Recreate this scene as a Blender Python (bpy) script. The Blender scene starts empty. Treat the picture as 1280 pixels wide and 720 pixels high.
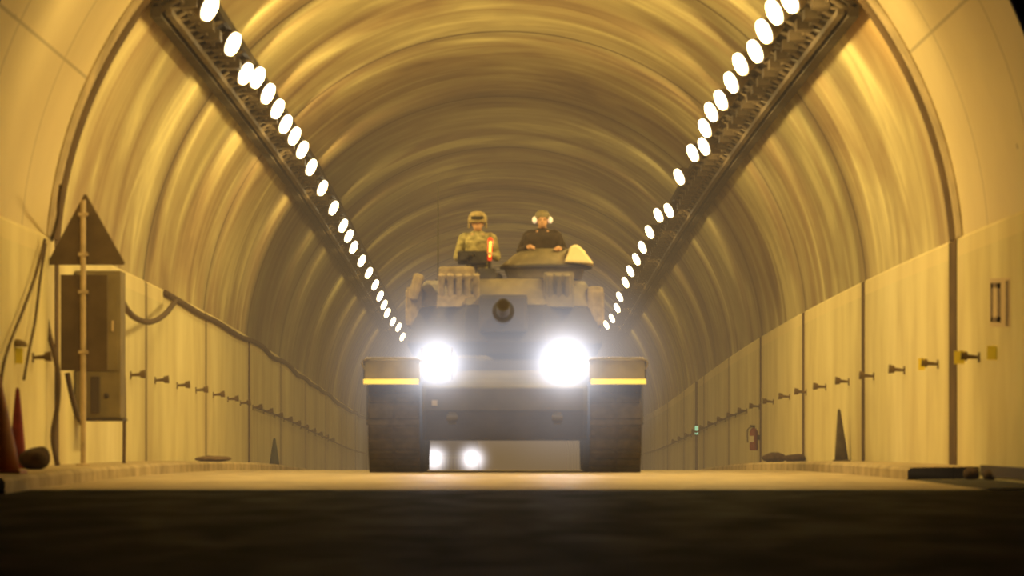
import bpy, bmesh, math, random
from mathutils import Vector, Matrix, Euler
random.seed(7)
S = bpy.context.scene
COL = S.collection
PI = math.pi
F = 4746.0            # focal length in pixels of the 1280 px wide frame
CAM_H = 0.87

# ------------------------------------------------------------------ road profile (vertical curve of the roadway)
CURV = 2.384e-4
def road(Y):
    g = 0.02191
    def a(y): return g*y - CURV*y*y
    if Y <= 90: return a(Y)
    s90 = g - 2*CURV*90
    if Y <= 110: return a(90) + s90*(Y-90)
    z110 = a(90) + s90*20
    if Y <= 130: return z110 + s90*(Y-110) + CURV*(Y-110)**2
    z130 = z110 + s90*20 + CURV*400
    return z130 + (s90+2*CURV*20)*(Y-130)

def P(px, py, Y):
    return Vector(((px-631)*Y/F, Y, CAM_H + (555-py)*Y/F))

# ------------------------------------------------------------------ materials
def mat(name, col, rough=0.7, metal=0.0, emit=None, estr=0.0, noise=0.0, nscale=8.0, spec=0.3, bump=0.0):
    m = bpy.data.materials.new(name); m.use_nodes = True
    nt = m.node_tree; b = nt.nodes['Principled BSDF']
    b.inputs['Roughness'].default_value = rough
    b.inputs['Metallic'].default_value = metal
    b.inputs['Specular IOR Level'].default_value = spec
    c = (*col, 1)
    if noise > 0 or bump > 0:
        tc = nt.nodes.new('ShaderNodeTexCoord'); n = nt.nodes.new('ShaderNodeTexNoise')
        n.inputs['Scale'].default_value = nscale; n.inputs['Detail'].default_value = 5
        nt.links.new(tc.outputs['Object'], n.inputs['Vector'])
        r = nt.nodes.new('ShaderNodeValToRGB')
        r.color_ramp.elements[0].position = 0.3; r.color_ramp.elements[1].position = 0.7
        r.color_ramp.elements[0].color = (*[max(0, v*(1-noise)) for v in col], 1)
        r.color_ramp.elements[1].color = (*[min(1, v*(1+noise)) for v in col], 1)
        nt.links.new(n.outputs['Fac'], r.inputs['Fac'])
        nt.links.new(r.outputs['Color'], b.inputs['Base Color'])
        if bump > 0:
            bp = nt.nodes.new('ShaderNodeBump'); bp.inputs['Strength'].default_value = bump
            bp.inputs['Distance'].default_value = 0.02
            nt.links.new(n.outputs['Fac'], bp.inputs['Height']); nt.links.new(bp.outputs['Normal'], b.inputs['Normal'])
    else:
        b.inputs['Base Color'].default_value = c
    if emit:
        b.inputs['Emission Color'].default_value = (*emit, 1)
        b.inputs['Emission Strength'].default_value = estr
    return m

class NT:
    def __init__(s, m): s.nt = m.node_tree
    def n(s, t, **k):
        x = s.nt.nodes.new(t)
        for a, v in k.items(): setattr(x, a, v)
        return x
    def l(s, a, b): s.nt.links.new(a, b)
    def math(s, op, a, b=None, c=None, clamp=False):
        x = s.n('ShaderNodeMath', operation=op); x.use_clamp = clamp
        for i, v in enumerate((a, b, c)):
            if v is None: continue
            if isinstance(v, (int, float)): x.inputs[i].default_value = v
            else: s.l(v, x.inputs[i])
        return x.outputs[0]
    def vec(s, x, y, z=0.0):
        c = s.n('ShaderNodeCombineXYZ')
        for i, v in enumerate((x, y, z)):
            if isinstance(v, (int, float)): c.inputs[i].default_value = v
            else: s.l(v, c.inputs[i])
        return c.outputs[0]
    def noise(s, v, scale=1.0, detail=4.0, dist=0.0, rough=0.5):
        x = s.n('ShaderNodeTexNoise'); s.l(v, x.inputs['Vector'])
        x.inputs['Scale'].default_value = scale; x.inputs['Detail'].default_value = detail
        x.inputs['Distortion'].default_value = dist; x.inputs['Roughness'].default_value = rough
        return x.outputs['Fac']
    def ramp(s, f, stops, interp='LINEAR'):
        r = s.n('ShaderNodeValToRGB'); s.l(f, r.inputs['Fac'])
        cr = r.color_ramp; cr.interpolation = interp
        while len(cr.elements) < len(stops): cr.elements.new(0.5)
        for e, (p, c) in zip(cr.elements, stops):
            e.position = p; e.color = (*c, 1) if len(c) == 3 else c
        return r.outputs['Color']
    def mix(s, f, a, b, mode='MIX'):
        x = s.n('ShaderNodeMix', data_type='RGBA', blend_type=mode)
        for i, v in ((0, f), (6, a), (7, b)):
            if isinstance(v, (int, float)): x.inputs[i].default_value = v
            elif isinstance(v, tuple): x.inputs[i].default_value = (*v, 1)
            else: s.l(v, x.inputs[i])
        return x.outputs[2]

def g(v): return (v, v, v)

def concrete_mat(name, kind):
    """kind 'arch': ringed and stained lining, UV = (distance along tunnel, arc length). kind 'wall': straight wall, UV = (distance, height)"""
    m = bpy.data.materials.new(name); m.use_nodes = True
    t = NT(m); b = m.node_tree.nodes['Principled BSDF']
    b.inputs['Roughness'].default_value = 0.62 if kind == 'arch' else 0.8
    b.inputs['Specular IOR Level'].default_value = 0.35
    uv = t.n('ShaderNodeUVMap'); sp = t.n('ShaderNodeSeparateXYZ'); t.l(uv.outputs[0], sp.inputs[0])
    Y, A = sp.outputs[0], sp.outputs[1]
    jd = t.math('PINGPONG', t.math('SUBTRACT', Y, 41.9), 5.25)     # 0 at each joint
    line = t.math('LESS_THAN', jd, 0.10 if kind == 'arch' else 0.16)
    near = t.math('LESS_THAN', Y, 41.9)
    if kind == 'arch':
        n1 = t.noise(t.vec(t.math('MULTIPLY', Y, 0.30), t.math('MULTIPLY', A, 0.07)), 1.0, 3, 0.9)
        n2 = t.noise(t.vec(t.math('MULTIPLY', Y, 0.60), t.math('MULTIPLY', A, 0.24), 4.0), 1.0, 3, 1.5)
        n3 = t.noise(t.vec(t.math('MULTIPLY', Y, 0.14), t.math('MULTIPLY', A, 0.32), 9.0), 1.0, 4, 1.0)
        s = t.math('ADD', t.math('ADD', t.math('MULTIPLY', n1, 0.30), t.math('MULTIPLY', n2, 0.38)), t.math('MULTIPLY', n3, 0.32))
        c = t.ramp(s, [(0.37, (0.22, 0.145, 0.075)), (0.455, (0.38, 0.28, 0.14)), (0.53, (0.50, 0.42, 0.21)), (0.61, (0.74, 0.66, 0.34))])  # random ring-shaped tone bands and blotches
        # shade painted into the lining colour, darker with depth and different per side
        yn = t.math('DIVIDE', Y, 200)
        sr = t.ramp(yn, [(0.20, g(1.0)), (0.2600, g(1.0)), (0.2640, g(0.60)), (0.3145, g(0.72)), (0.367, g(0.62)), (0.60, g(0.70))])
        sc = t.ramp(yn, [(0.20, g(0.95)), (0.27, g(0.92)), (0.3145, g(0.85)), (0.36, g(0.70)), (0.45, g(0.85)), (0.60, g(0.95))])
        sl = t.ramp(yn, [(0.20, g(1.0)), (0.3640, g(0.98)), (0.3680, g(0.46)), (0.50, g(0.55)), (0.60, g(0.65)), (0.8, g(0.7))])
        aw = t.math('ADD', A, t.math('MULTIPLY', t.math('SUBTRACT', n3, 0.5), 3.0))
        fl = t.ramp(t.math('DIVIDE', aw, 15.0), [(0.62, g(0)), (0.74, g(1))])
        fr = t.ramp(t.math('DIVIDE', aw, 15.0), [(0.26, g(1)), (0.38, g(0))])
        depth_shade = t.mix(fl, t.mix(fr, sc, sr), sl)
        c = t.mix(1.0, c, depth_shade, 'MULTIPLY')
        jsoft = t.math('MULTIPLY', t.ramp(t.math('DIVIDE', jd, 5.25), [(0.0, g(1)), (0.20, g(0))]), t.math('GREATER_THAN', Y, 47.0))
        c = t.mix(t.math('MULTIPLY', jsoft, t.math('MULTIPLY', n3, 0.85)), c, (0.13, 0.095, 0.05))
        # brown band behind the first joint, on the right haunch
        bw = t.math('ADD', Y, t.math('MULTIPLY', t.math('SUBTRACT', n2, 0.5), 1.5))
        bd = t.ramp(t.math('DIVIDE', bw, 200), [(0.2085, g(0)), (0.212, g(1)), (0.222, g(1)), (0.227, g(0))])
        ba = t.ramp(t.math('DIVIDE', A, 15.0), [(0.10, g(0)), (0.17, g(0.8)), (0.40, g(0.8)), (0.5, g(0))])
        c = t.mix(t.math('MULTIPLY', bd, ba), c, (0.44, 0.27, 0.10))
        # the smoother first length of lining at the portal
        nn = t.noise(t.vec(t.math('MULTIPLY', Y, 0.35), t.math('MULTIPLY', A, 0.35), 2.0), 1.0, 5)
        cn = t.ramp(nn, [(0.3, (0.60, 0.49, 0.27)), (0.7, (0.74, 0.62, 0.35))])
        sm = t.math('LESS_THAN', t.math('PINGPONG', t.math('SUBTRACT', A, 2.1), 1.85), 0.018)
        sv = t.math('LESS_THAN', t.math('PINGPONG', t.math('SUBTRACT', Y, 39.2), 1.8), 0.03)
        sm = t.math('MAXIMUM', sm, sv)
        cn = t.mix(t.math('MULTIPLY', sm, 0.42), cn, (0.12, 0.08, 0.04))
        # small drilled holes and rust marks
        vo = t.n('ShaderNodeTexVoronoi'); t.l(t.vec(Y, t.math('MULTIPLY', A, 1.6)), vo.inputs['Vector']); vo.inputs['Scale'].default_value = 0.9
        dots = t.math('LESS_THAN', vo.outputs['Distance'], 0.045)
        cn = t.mix(t.math('MULTIPLY', dots, 0.6), cn, (0.1, 0.07, 0.035))
        c = t.mix(near, c, cn)
        bumpsrc = t.math('ADD', t.math('MULTIPLY', n2, 0.4), t.math('MULTIPLY', n1, 0.6))
    else:
        n1 = t.noise(t.vec(t.math('MULTIPLY', Y, 0.55), t.math('MULTIPLY', A, 0.22)), 1.0, 4, 0.4)
        n2 = t.noise(t.vec(t.math('MULTIPLY', Y, 1.3), t.math('MULTIPLY', A, 0.7), 3.0), 1.0, 4, 0.2)
        s = t.math('ADD', t.math('MULTIPLY', n1, 0.6), t.math('MULTIPLY', n2, 0.4))
        c = t.ramp(s, [(0.34, (0.56, 0.47, 0.24)), (0.5, (0.68, 0.60, 0.32)), (0.66, (0.78, 0.70, 0.40))])
        rust = t.math('MULTIPLY', t.math('SUBTRACT', 1.0, t.math('MULTIPLY', jd, 0.9), clamp=True), 0.45)
        c = t.mix(rust, c, (0.30, 0.19, 0.085))
        depth_shade = t.ramp(t.math('DIVIDE', Y, 200), [(0.33, g(1)), (0.42, g(0.9)), (0.6, g(0.75))])  # shade deeper in the tunnel put into the wall colour
        c = t.mix(1.0, c, depth_shade, 'MULTIPLY')
        bumpsrc = t.math('MULTIPLY', s, 0.45)
        cap = t.math('GREATER_THAN', A, 2.52)
        c = t.mix(t.math('MULTIPLY', cap, 0.35), c, (0.80, 0.66, 0.36))
    c = t.mix(t.math('MULTIPLY', line, 0.75), c, (0.09, 0.055, 0.025))
    t.l(c, b.inputs['Base Color'])
    bp = t.n('ShaderNodeBump'); bp.inputs['Strength'].default_value = 0.35; bp.inputs['Distance'].default_value = 0.12
    t.l(bumpsrc, bp.inputs['Height']); t.l(bp.outputs['Normal'], b.inputs['Normal'])
    return m

def road_mat(name, inside):
    m = bpy.data.materials.new(name); m.use_nodes = True
    t = NT(m); b = m.node_tree.nodes['Principled BSDF']
    tc = t.n('ShaderNodeTexCoord'); sp = t.n('ShaderNodeSeparateXYZ'); t.l(tc.outputs['Object'], sp.inputs[0])
    v = t.vec(sp.outputs[0], t.math('MULTIPLY', sp.outputs[1], 0.35))
    n1 = t.noise(v, 1.6, 6, 0.5); n2 = t.noise(tc.outputs['Object'], 45, 3)
    if inside:
        c = t.ramp(n1, [(0.3, (0.34, 0.26, 0.16)), (0.7, (0.52, 0.42, 0.27))])
        b.inputs['Roughness'].default_value = 0.55; b.inputs['Specular IOR Level'].default_value = 0.3
    else:
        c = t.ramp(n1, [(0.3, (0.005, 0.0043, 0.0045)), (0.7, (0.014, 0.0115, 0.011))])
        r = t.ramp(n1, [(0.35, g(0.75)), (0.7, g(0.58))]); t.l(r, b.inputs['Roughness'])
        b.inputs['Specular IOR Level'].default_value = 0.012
    t.l(c, b.inputs['Base Color'])
    bp = t.n('ShaderNodeBump'); bp.inputs['Strength'].default_value = 0.5; bp.inputs['Distance'].default_value = 0.012
    t.l(t.math('ADD', n2, t.math('MULTIPLY', n1, 1.2)), bp.inputs['Height']); t.l(bp.outputs['Normal'], b.inputs['Normal'])
    return m

def glow_mat(name, col, strength, power, wide=0.0):
    m = bpy.data.materials.new(name); m.use_nodes = True
    nt = m.node_tree; nt.nodes.remove(nt.nodes['Principled BSDF'])
    t = NT(m); out = nt.nodes['Material Output']
    tc = t.n('ShaderNodeTexCoord'); ln = t.n('ShaderNodeVectorMath', operation='LENGTH'); t.l(tc.outputs['Object'], ln.inputs[0])
    f = t.math('SUBTRACT', 1.0, ln.outputs['Value'], clamp=True)
    f = t.math('ADD', t.math('MULTIPLY', t.math('POWER', f, power), strength), t.math('MULTIPLY', t.math('POWER', f, 1.6), wide))
    e = t.n('ShaderNodeEmission'); e.inputs['Color'].default_value = (*col, 1); t.l(f, e.inputs['Strength'])  # ball emits its own glow in place of light scattered by haze
    t.l(e.outputs[0], out.inputs['Volume'])
    return m

M = {}
M['arch'] = concrete_mat('banded_arch_concrete', 'arch')
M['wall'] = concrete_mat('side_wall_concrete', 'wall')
M['road_in'] = road_mat('tunnel_road', True)
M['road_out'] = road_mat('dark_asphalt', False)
M['kerb'] = mat('walkway_concrete', (0.42, 0.33, 0.19), 0.85, noise=0.3, nscale=2.5, bump=0.3)
M['earth'] = mat('dark_earth', (0.05, 0.045, 0.03), 0.95, noise=0.4, nscale=3)
M['darkconc'] = mat('dark_headwall', (0.10, 0.08, 0.06), 0.9, noise=0.3, nscale=1.0)
M['groove'] = mat('groove_dark', (0.10, 0.060, 0.025), 0.9, noise=0.3, nscale=2)
M['traysteel'] = mat('tray_steel', (0.045, 0.032, 0.020), 0.75, 0.1, noise=0.4, nscale=3)
M['raysteel2'] = mat('tray_rail', (0.095, 0.068, 0.04), 0.6, 0.2, noise=0.3, nscale=5)
M['lamp_body'] = mat('lamp_housing', (0.16, 0.12, 0.08), 0.5, 0.3)
M['lens'] = mat('lamp_lens', (1, .9, .6), 0.3, emit=(1.0, 0.86, 0.52), estr=7.0)
M['galv'] = mat('galvanised_steel', (0.55, 0.42, 0.25), 0.55, 0.2, noise=0.2, nscale=6)
M['signback'] = mat('sign_back', (0.13, 0.088, 0.042), 0.6, 0.2, noise=0.25, nscale=3)
M['cabinet'] = mat('cabinet_paint', (0.19, 0.145, 0.065), 0.6, 0.1, noise=0.2, nscale=3)
M['cabdark'] = mat('cabinet_dark', (0.06, 0.04, 0.022), 0.7)
M['cable'] = mat('cable_brown', (0.09, 0.055, 0.025), 0.7)
M['yellow'] = mat('reflector_yellow', (0.80, 0.60, 0.04), 0.4, emit=(0.85, 0.55, 0.02), estr=0.12)  # faint emission stands in for light thrown back by the plate
M['peg'] = mat('peg_brown', (0.14, 0.09, 0.03), 0.6, 0.1)
M['red'] = mat('dark_red_plastic', (0.20, 0.020, 0.012), 0.55, noise=0.25, nscale=8)
M['orange'] = mat('cone_orange', (0.30, 0.095, 0.025), 0.6, noise=0.2, nscale=8)
M['conedark'] = mat('cone_dark', (0.075, 0.055, 0.025), 0.7, noise=0.3, nscale=8)
M['conegreen'] = mat('cone_green', (0.045, 0.055, 0.028), 0.7, noise=0.3, nscale=8)
M['bag'] = mat('sacking_dark', (0.055, 0.030, 0.015), 0.95, noise=0.4, nscale=15, bump=0.4)
M['bagtan'] = mat('sacking_tan', (0.16, 0.10, 0.045), 0.95, noise=0.4, nscale=15, bump=0.4)
M['paint'] = mat('faded_paint', (0.20, 0.145, 0.10), 0.9, noise=0.25, nscale=12)
M['palewash'] = mat('pale_wash', (0.60, 0.47, 0.30), 0.9)
M['white'] = mat('white_label', (0.75, 0.65, 0.5), 0.6)
M['ext_red'] = mat('extinguisher_red', (0.22, 0.045, 0.015), 0.45)
M['green_em'] = mat('green_lamp', (0.3, 0.8, 0.55), 0.4, emit=(0.45, 0.95, 0.62), estr=0.9)
M['olive'] = mat('tank_olive', (0.085, 0.072, 0.042), 0.65, noise=0.35, nscale=2.2)
M['olive2'] = mat('tank_tan', (0.16, 0.13, 0.068), 0.65, noise=0.35, nscale=3)
M['tankdark'] = mat('tank_dark', (0.045, 0.038, 0.034), 0.7, noise=0.3, nscale=3)
M['rubber'] = mat('track_rubber', (0.048, 0.036, 0.028), 0.85, noise=0.35, nscale=9)
M['gunmetal'] = mat('gun_metal', (0.035, 0.030, 0.030), 0.5, 0.3)
M['canvas'] = mat('stowage_canvas', (0.27, 0.21, 0.115), 0.95, noise=0.35, nscale=9, bump=0.3)
M['palecanvas'] = mat('pale_canvas', (0.88, 0.74, 0.46), 0.9, noise=0.08, nscale=6)
M['strip'] = mat('reflective_strip', (0.85, 0.70, 0.15), 0.4, emit=(0.95, 0.72, 0.12), estr=0.55)  # emission paints the light that the strip would throw back
M['skin'] = mat('skin', (0.48, 0.27, 0.15), 0.6)
M['uniform'] = mat('uniform_camouflage', (0.27, 0.23, 0.10), 0.95, noise=0.55, nscale=14)
M['darkuni'] = mat('uniform_dark', (0.040, 0.028, 0.020), 0.95, noise=0.3, nscale=14)
M['helmet'] = mat('helmet_cloth', (0.30, 0.23, 0.11), 0.9, noise=0.35, nscale=16)
M['goggle'] = mat('goggle_black', (0.03, 0.025, 0.02), 0.3)
M['earcup'] = mat('pale_earcup', (0.9, 0.8, 0.65), 0.5, emit=(1, 0.8, 0.55), estr=0.45)  # bright spots on the cups put in as emission
M['headlamp'] = mat('headlamp_lens', (1, 1, 1), 0.2, emit=(0.93, 0.93, 1.0), estr=9)
M['baton'] = mat('baton_red', (0.6, 0.03, 0.01), 0.4, emit=(1.0, 0.06, 0.004), estr=0.9)
M['batoncore'] = mat('baton_core', (1, 0.5, 0.1), 0.4, emit=(1.0, 0.42, 0.06), estr=3.0)
M['jeep'] = mat('jeep_olive', (0.10, 0.085, 0.05), 0.6, noise=0.2, nscale=2)
M['glass'] = mat('dark_glass', (0.03, 0.03, 0.03), 0.1, spec=0.6)
M['chrome'] = mat('lamp_rim', (0.35, 0.3, 0.25), 0.35, 0.7)
M['eye'] = mat('eye_dark', (0.03, 0.02, 0.015), 0.4)

# ------------------------------------------------------------------ mesh building
class MB:
    def __init__(s): s.bm = bmesh.new()
    def _new(s, vs, faces):
        v = [s.bm.verts.new(p) for p in vs]
        for f in faces:
            try: s.bm.faces.new([v[i] for i in f])
            except ValueError: pass
        return v
    def box(s, x0, x1, y0, y1, z0, z1, rot=None, bev=0.0):
        t = bmesh.new()
        bmesh.ops.create_cube(t, size=1)
        bmesh.ops.scale(t, vec=(abs(x1-x0), abs(y1-y0), abs(z1-z0)), verts=t.verts)
        if bev > 0:
            bmesh.ops.bevel(t, geom=t.edges[:], offset=bev, segments=2, affect='EDGES', profile=0.6)
        c = Vector(((x0+x1)/2, (y0+y1)/2, (z0+z1)/2))
        mt = Matrix.Translation(c)
        if rot: mt = mt @ Euler(rot).to_matrix().to_4x4()
        bmesh.ops.transform(t, matrix=mt, verts=t.verts)
        s.merge(t); return s
    def merge(s, t):
        me = bpy.data.meshes.new('tmp'); t.to_mesh(me); t.free(); s.bm.from_mesh(me); bpy.data.meshes.remove(me)
    def cyl(s, a, b, r0, r1=None, n=16, caps=True):
        a = Vector(a); b = Vector(b); r1 = r0 if r1 is None else r1
        d = (b-a).normalized(); u = d.orthogonal().normalized(); w = d.cross(u)
        ra, rb = [], []
        for i in range(n):
            an = 2*PI*i/n; o = u*math.cos(an)+w*math.sin(an)
            ra.append(s.bm.verts.new(a+o*r0)); rb.append(s.bm.verts.new(b+o*r1))
        for i in range(n):
            j = (i+1) % n; s.bm.faces.new((ra[i], ra[j], rb[j], rb[i]))
        if caps:
            s.bm.faces.new(ra[::-1]); s.bm.faces.new(rb)
        return s
    def ell(s, c, r, rot=None, seg=16, rings=10):
        t = bmesh.new(); bmesh.ops.create_uvsphere(t, u_segments=seg, v_segments=rings, radius=1)
        mt = Matrix.Translation(Vector(c))
        if rot: mt = mt @ Euler(rot).to_matrix().to_4x4()
        mt = mt @ Matrix.Diagonal((*(r if hasattr(r, '__len__') else (r, r, r)), 1))
        bmesh.ops.transform(t, matrix=mt, verts=t.verts); s.merge(t); return s
    def caps(s, a, b, r0, r1):
        s.cyl(a, b, r0, r1, 14); s.ell(a, r0, seg=14, rings=8); s.ell(b, r1, seg=14, rings=8); return s
    def tube(s, pts, r, n=8):
        pts = [Vector(p) for p in pts]
        # catmull rom
        q = []
        for i in range(len(pts)-1):
            p0 = pts[max(i-1, 0)]; p1 = pts[i]; p2 = pts[i+1]; p3 = pts[min(i+2, len(pts)-1)]
            for k in range(6):
                t = k/6
                q.append(0.5*((2*p1)+(p2-p0)*t+(2*p0-5*p1+4*p2-p3)*t*t+(3*p1-p0-3*p2+p3)*t**3))
        q.append(pts[-1])
        rings = []
        for i, p in enumerate(q):
            d = (q[min(i+1, len(q)-1)]-q[max(i-1, 0)]).normalized()
            ref = Vector((1, 0, 0)) if abs(d.x) < 0.8 else Vector((0, 0, 1))
            u = d.cross(ref).normalized(); w = d.cross(u)
            rings.append([s.bm.verts.new(p+(u*math.cos(2*PI*k/n)+w*math.sin(2*PI*k/n))*r) for k in range(n)])
        for A, B in zip(rings, rings[1:]):
            for k in range(n):
                j = (k+1) % n; s.bm.faces.new((A[k], A[j], B[j], B[k]))
        s.bm.faces.new(rings[0][::-1]); s.bm.faces.new(rings[-1]); return s
    def prism(s, prof, x0, x1):      # prof: (y,z) loop extruded along x
        n = len(prof)
        v = s._new([(x0, y, z) for y, z in prof]+[(x1, y, z) for y, z in prof],
                   [tuple(range(n))[::-1], tuple(range(n, 2*n))]+[(i, (i+1) % n, n+(i+1) % n, n+i) for i in range(n)])
        return s
    def loft(s, loops):             # list of equal-length loops of 3D points, capped
        R = [[s.bm.verts.new(p) for p in L] for L in loops]; n = len(R[0])
        for A, B in zip(R, R[1:]):
            for k in range(n):
                j = (k+1) % n; s.bm.faces.new((A[k], A[j], B[j], B[k]))
        s.bm.faces.new(R[0][::-1]); s.bm.faces.new(R[-1]); return s
    def lathe(s, prof, c=(0, 0, 0), n=24):   # prof (r,z)
        c = Vector(c); R = []
        for r, z in prof:
            R.append([s.bm.verts.new(c+Vector((r*math.cos(2*PI*k/n), r*math.sin(2*PI*k/n), z))) for k in range(n)])
        for A, B in zip(R, R[1:]):
            for k in range(n):
                j = (k+1) % n; s.bm.faces.new((A[k], A[j], B[j], B[k]))
        s.bm.faces.new(R[0][::-1]); s.bm.faces.new(R[-1]); return s
    def build(s, name, m, parent=None, smooth=False, bevel=0.0, remesh=0.0):
        bmesh.ops.recalc_face_normals(s.bm, faces=s.bm.faces)
        me = bpy.data.meshes.new(name); s.bm.to_mesh(me); s.bm.free()
        o = bpy.data.objects.new(name, me); COL.objects.link(o); me.materials.append(m)
        if smooth:
            for p in me.polygons: p.use_smooth = True
        if bevel > 0:
            b = o.modifiers.new('bevel', 'BEVEL'); b.width = bevel; b.segments = 2; b.limit_method = 'ANGLE'
        if remesh > 0:
            r = o.modifiers.new('remesh', 'REMESH'); r.mode = 'VOXEL'; r.voxel_size = remesh; r.use_smooth_shade = True
            sm = o.modifiers.new('smooth', 'SMOOTH'); sm.iterations = 2; sm.factor = 0.5
        if parent: o.parent = parent
        return o

def tag(o, label=None, cat=None, group=None, kind=None):
    if label: o['label'] = label
    if cat: o['category'] = cat
    if group: o['group'] = group
    if kind: o['kind'] = kind
    return o
def thing(name, label, cat, loc=(0, 0, 0), rz=0, group=None):
    o = bpy.data.objects.new(name, None); COL.objects.link(o)
    o.location = loc; o.rotation_euler = (0, 0, rz); o.empty_display_size = 0.2
    return tag(o, label, cat, group)
def copy_tree(o, parent=None):
    c = o.copy(); COL.objects.link(c)
    if parent: c.parent = parent
    for ch in list(CH.get(o.name, [])): pass
    for ch in [x for x in bpy.data.objects if x.parent == o]:
        copy_tree(ch, c)
    return c
CH = {}

# ------------------------------------------------------------------ the tunnel shell
R0, ZC, LEDGE, WALLX, KX, KH = 5.0, 2.27, 2.63, 4.95, 4.2, 0.13
Y0, Y1 = 34.1, 300.0
def stations(a, b, st=1.0):
    n = max(1, int(round((b-a)/st))); return [a+(b-a)*i/n for i in range(n+1)]

def sweep(name, prof, ys, m, label, uvs=None, smooth=False, kind='structure', closed=False):
    """prof: list of (x,z above road); sweeps along the road profile"""
    bm = bmesh.new(); uvl = bm.loops.layers.uv.new('UVMap')
    rows = []
    for y in ys:
        z = road(y); rows.append([bm.verts.new((x, y, z+h)) for x, h in prof])
    arc = [0.0]
    for (a, b), (c, d) in zip(prof, prof[1:]): arc.append(arc[-1]+math.hypot(c-a, d-b))
    n = len(prof)
    for i in range(len(ys)-1):
        for k in range(n-1 if not closed else n):
            j = (k+1) % n
            f = bm.faces.new((rows[i][k], rows[i][j], rows[i+1][j], rows[i+1][k]))
            f.smooth = smooth
            vals = [(ys[i], arc[k]), (ys[i], arc[j]), (ys[i+1], arc[j]), (ys[i+1], arc[k])]
            for lp, uv in zip(f.loops, vals): lp[uvl].uv = uv
    if closed:
        bm.faces.new(rows[0]); bm.faces.new(rows[-1][::-1])
        bmesh.ops.recalc_face_normals(bm, faces=bm.faces)
    me = bpy.data.meshes.new(name); bm.to_mesh(me); bm.free(); me.materials.append(m)
    o = bpy.data.objects.new(name, me); COL.objects.link(o)
    return tag(o, label, 'tunnel' if kind == 'structure' else None, kind=kind)

a0 = math.asin((LEDGE-ZC)/R0)
arcp = [(R0*math.cos(a0+(PI-2*a0)*k/64), ZC+R0*math.sin(a0+(PI-2*a0)*k/64)) for k in range(65)]
sweep('ceiling', arcp, stations(Y0, Y1, 1.0), M['arch'], 'arched concrete tunnel lining with ring-shaped bands above the ledge', smooth=True)
wp = [(KX+0.45, -0.1), (WALLX, -0.1), (WALLX, LEDGE-0.42), (WALLX, LEDGE-0.03), (WALLX+0.03, LEDGE), (R0+0.05, LEDGE+0.015)]
wp = [(WALLX, -0.1), (WALLX, LEDGE-0.03), (WALLX+0.02, LEDGE), (R0+0.05, LEDGE+0.012)]
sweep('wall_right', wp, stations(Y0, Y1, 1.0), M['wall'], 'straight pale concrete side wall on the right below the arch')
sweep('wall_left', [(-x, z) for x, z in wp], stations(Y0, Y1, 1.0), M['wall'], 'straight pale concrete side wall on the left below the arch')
sweep('floor', [(-KX-0.05, 0), (KX+0.05, 0)], stations(Y0-0.6, Y1, 1.0), M['road_in'], 'lit concrete roadway inside the tunnel')
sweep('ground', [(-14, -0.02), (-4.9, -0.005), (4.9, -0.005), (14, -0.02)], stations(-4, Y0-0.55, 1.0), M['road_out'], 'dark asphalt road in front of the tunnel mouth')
kp = [(KX, -0.05), (KX, KH-0.03), (KX+0.03, KH), (WALLX+0.02, KH+0.01)]
sweep('trim_1', kp, stations(39.6, Y1, 1.0), M['kerb'], 'raised concrete walkway kerb along the right wall')
sweep('trim_2', [(-x, z) for x, z in kp], stations(Y0-2.2, Y1, 1.0), M['kerb'], 'raised concrete walkway kerb along the left wall')
# broken end of right walkway and the channel beyond it
sweep('trim_3', [(KX+0.02, -0.02), (KX+0.10, 0.01), (WALLX+0.02, 0.02)], stations(Y0-0.5, 39.62, 0.5), M['earth'], 'low dark drainage channel floor beside the right wall at the mouth')
# headwall around the mouth
def headwall():
    bm = bmesh.new(); z0 = road(Y0)
    inner = [(WALLX+0.02, -0.3), (WALLX+0.02, LEDGE)] + [(x+0.015*(1 if x > 0 else -1), z+0.01) for x, z in arcp] + [(-WALLX-0.02, LEDGE), (-WALLX-0.02, -0.3)]
    n = len(inner)
    outer = []
    for x, z in inner:
        ang = math.atan2(z-ZC, x)
        s = 9.0/max(abs(math.cos(ang)), abs(math.sin(ang)), 1e-6)
        outer.append((max(-12, min(12, x*1.0 if abs(x) > 99 else math.cos(ang)*s*1.3)), max(-0.4, ZC+math.sin(ang)*s)))
    for yy in (Y0, Y0+0.7): pass
    A = [bm.verts.new((x, Y0-0.01, z0+z)) for x, z in inner]; B = [bm.verts.new((x, Y0-0.01, z0+z)) for x, z in outer]
    for k in range(n-1): bm.faces.new((A[k], A[k+1], B[k+1], B[k]))
    B2 = [bm.verts.new((x, Y0+0.8, z0+z)) for x, z in outer]
    for k in range(n-1): bm.faces.new((B[k], B[k+1], B2[k+1], B2[k]))
    me = bpy.data.meshes.new('wall_front'); bm.to_mesh(me); bm.free(); me.materials.append(M['darkconc'])
    o = bpy.data.objects.new('wall_front', me); COL.objects.link(o)
    tag(o, 'dark concrete headwall around the tunnel mouth', 'tunnel', kind='structure')
headwall()

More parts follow.
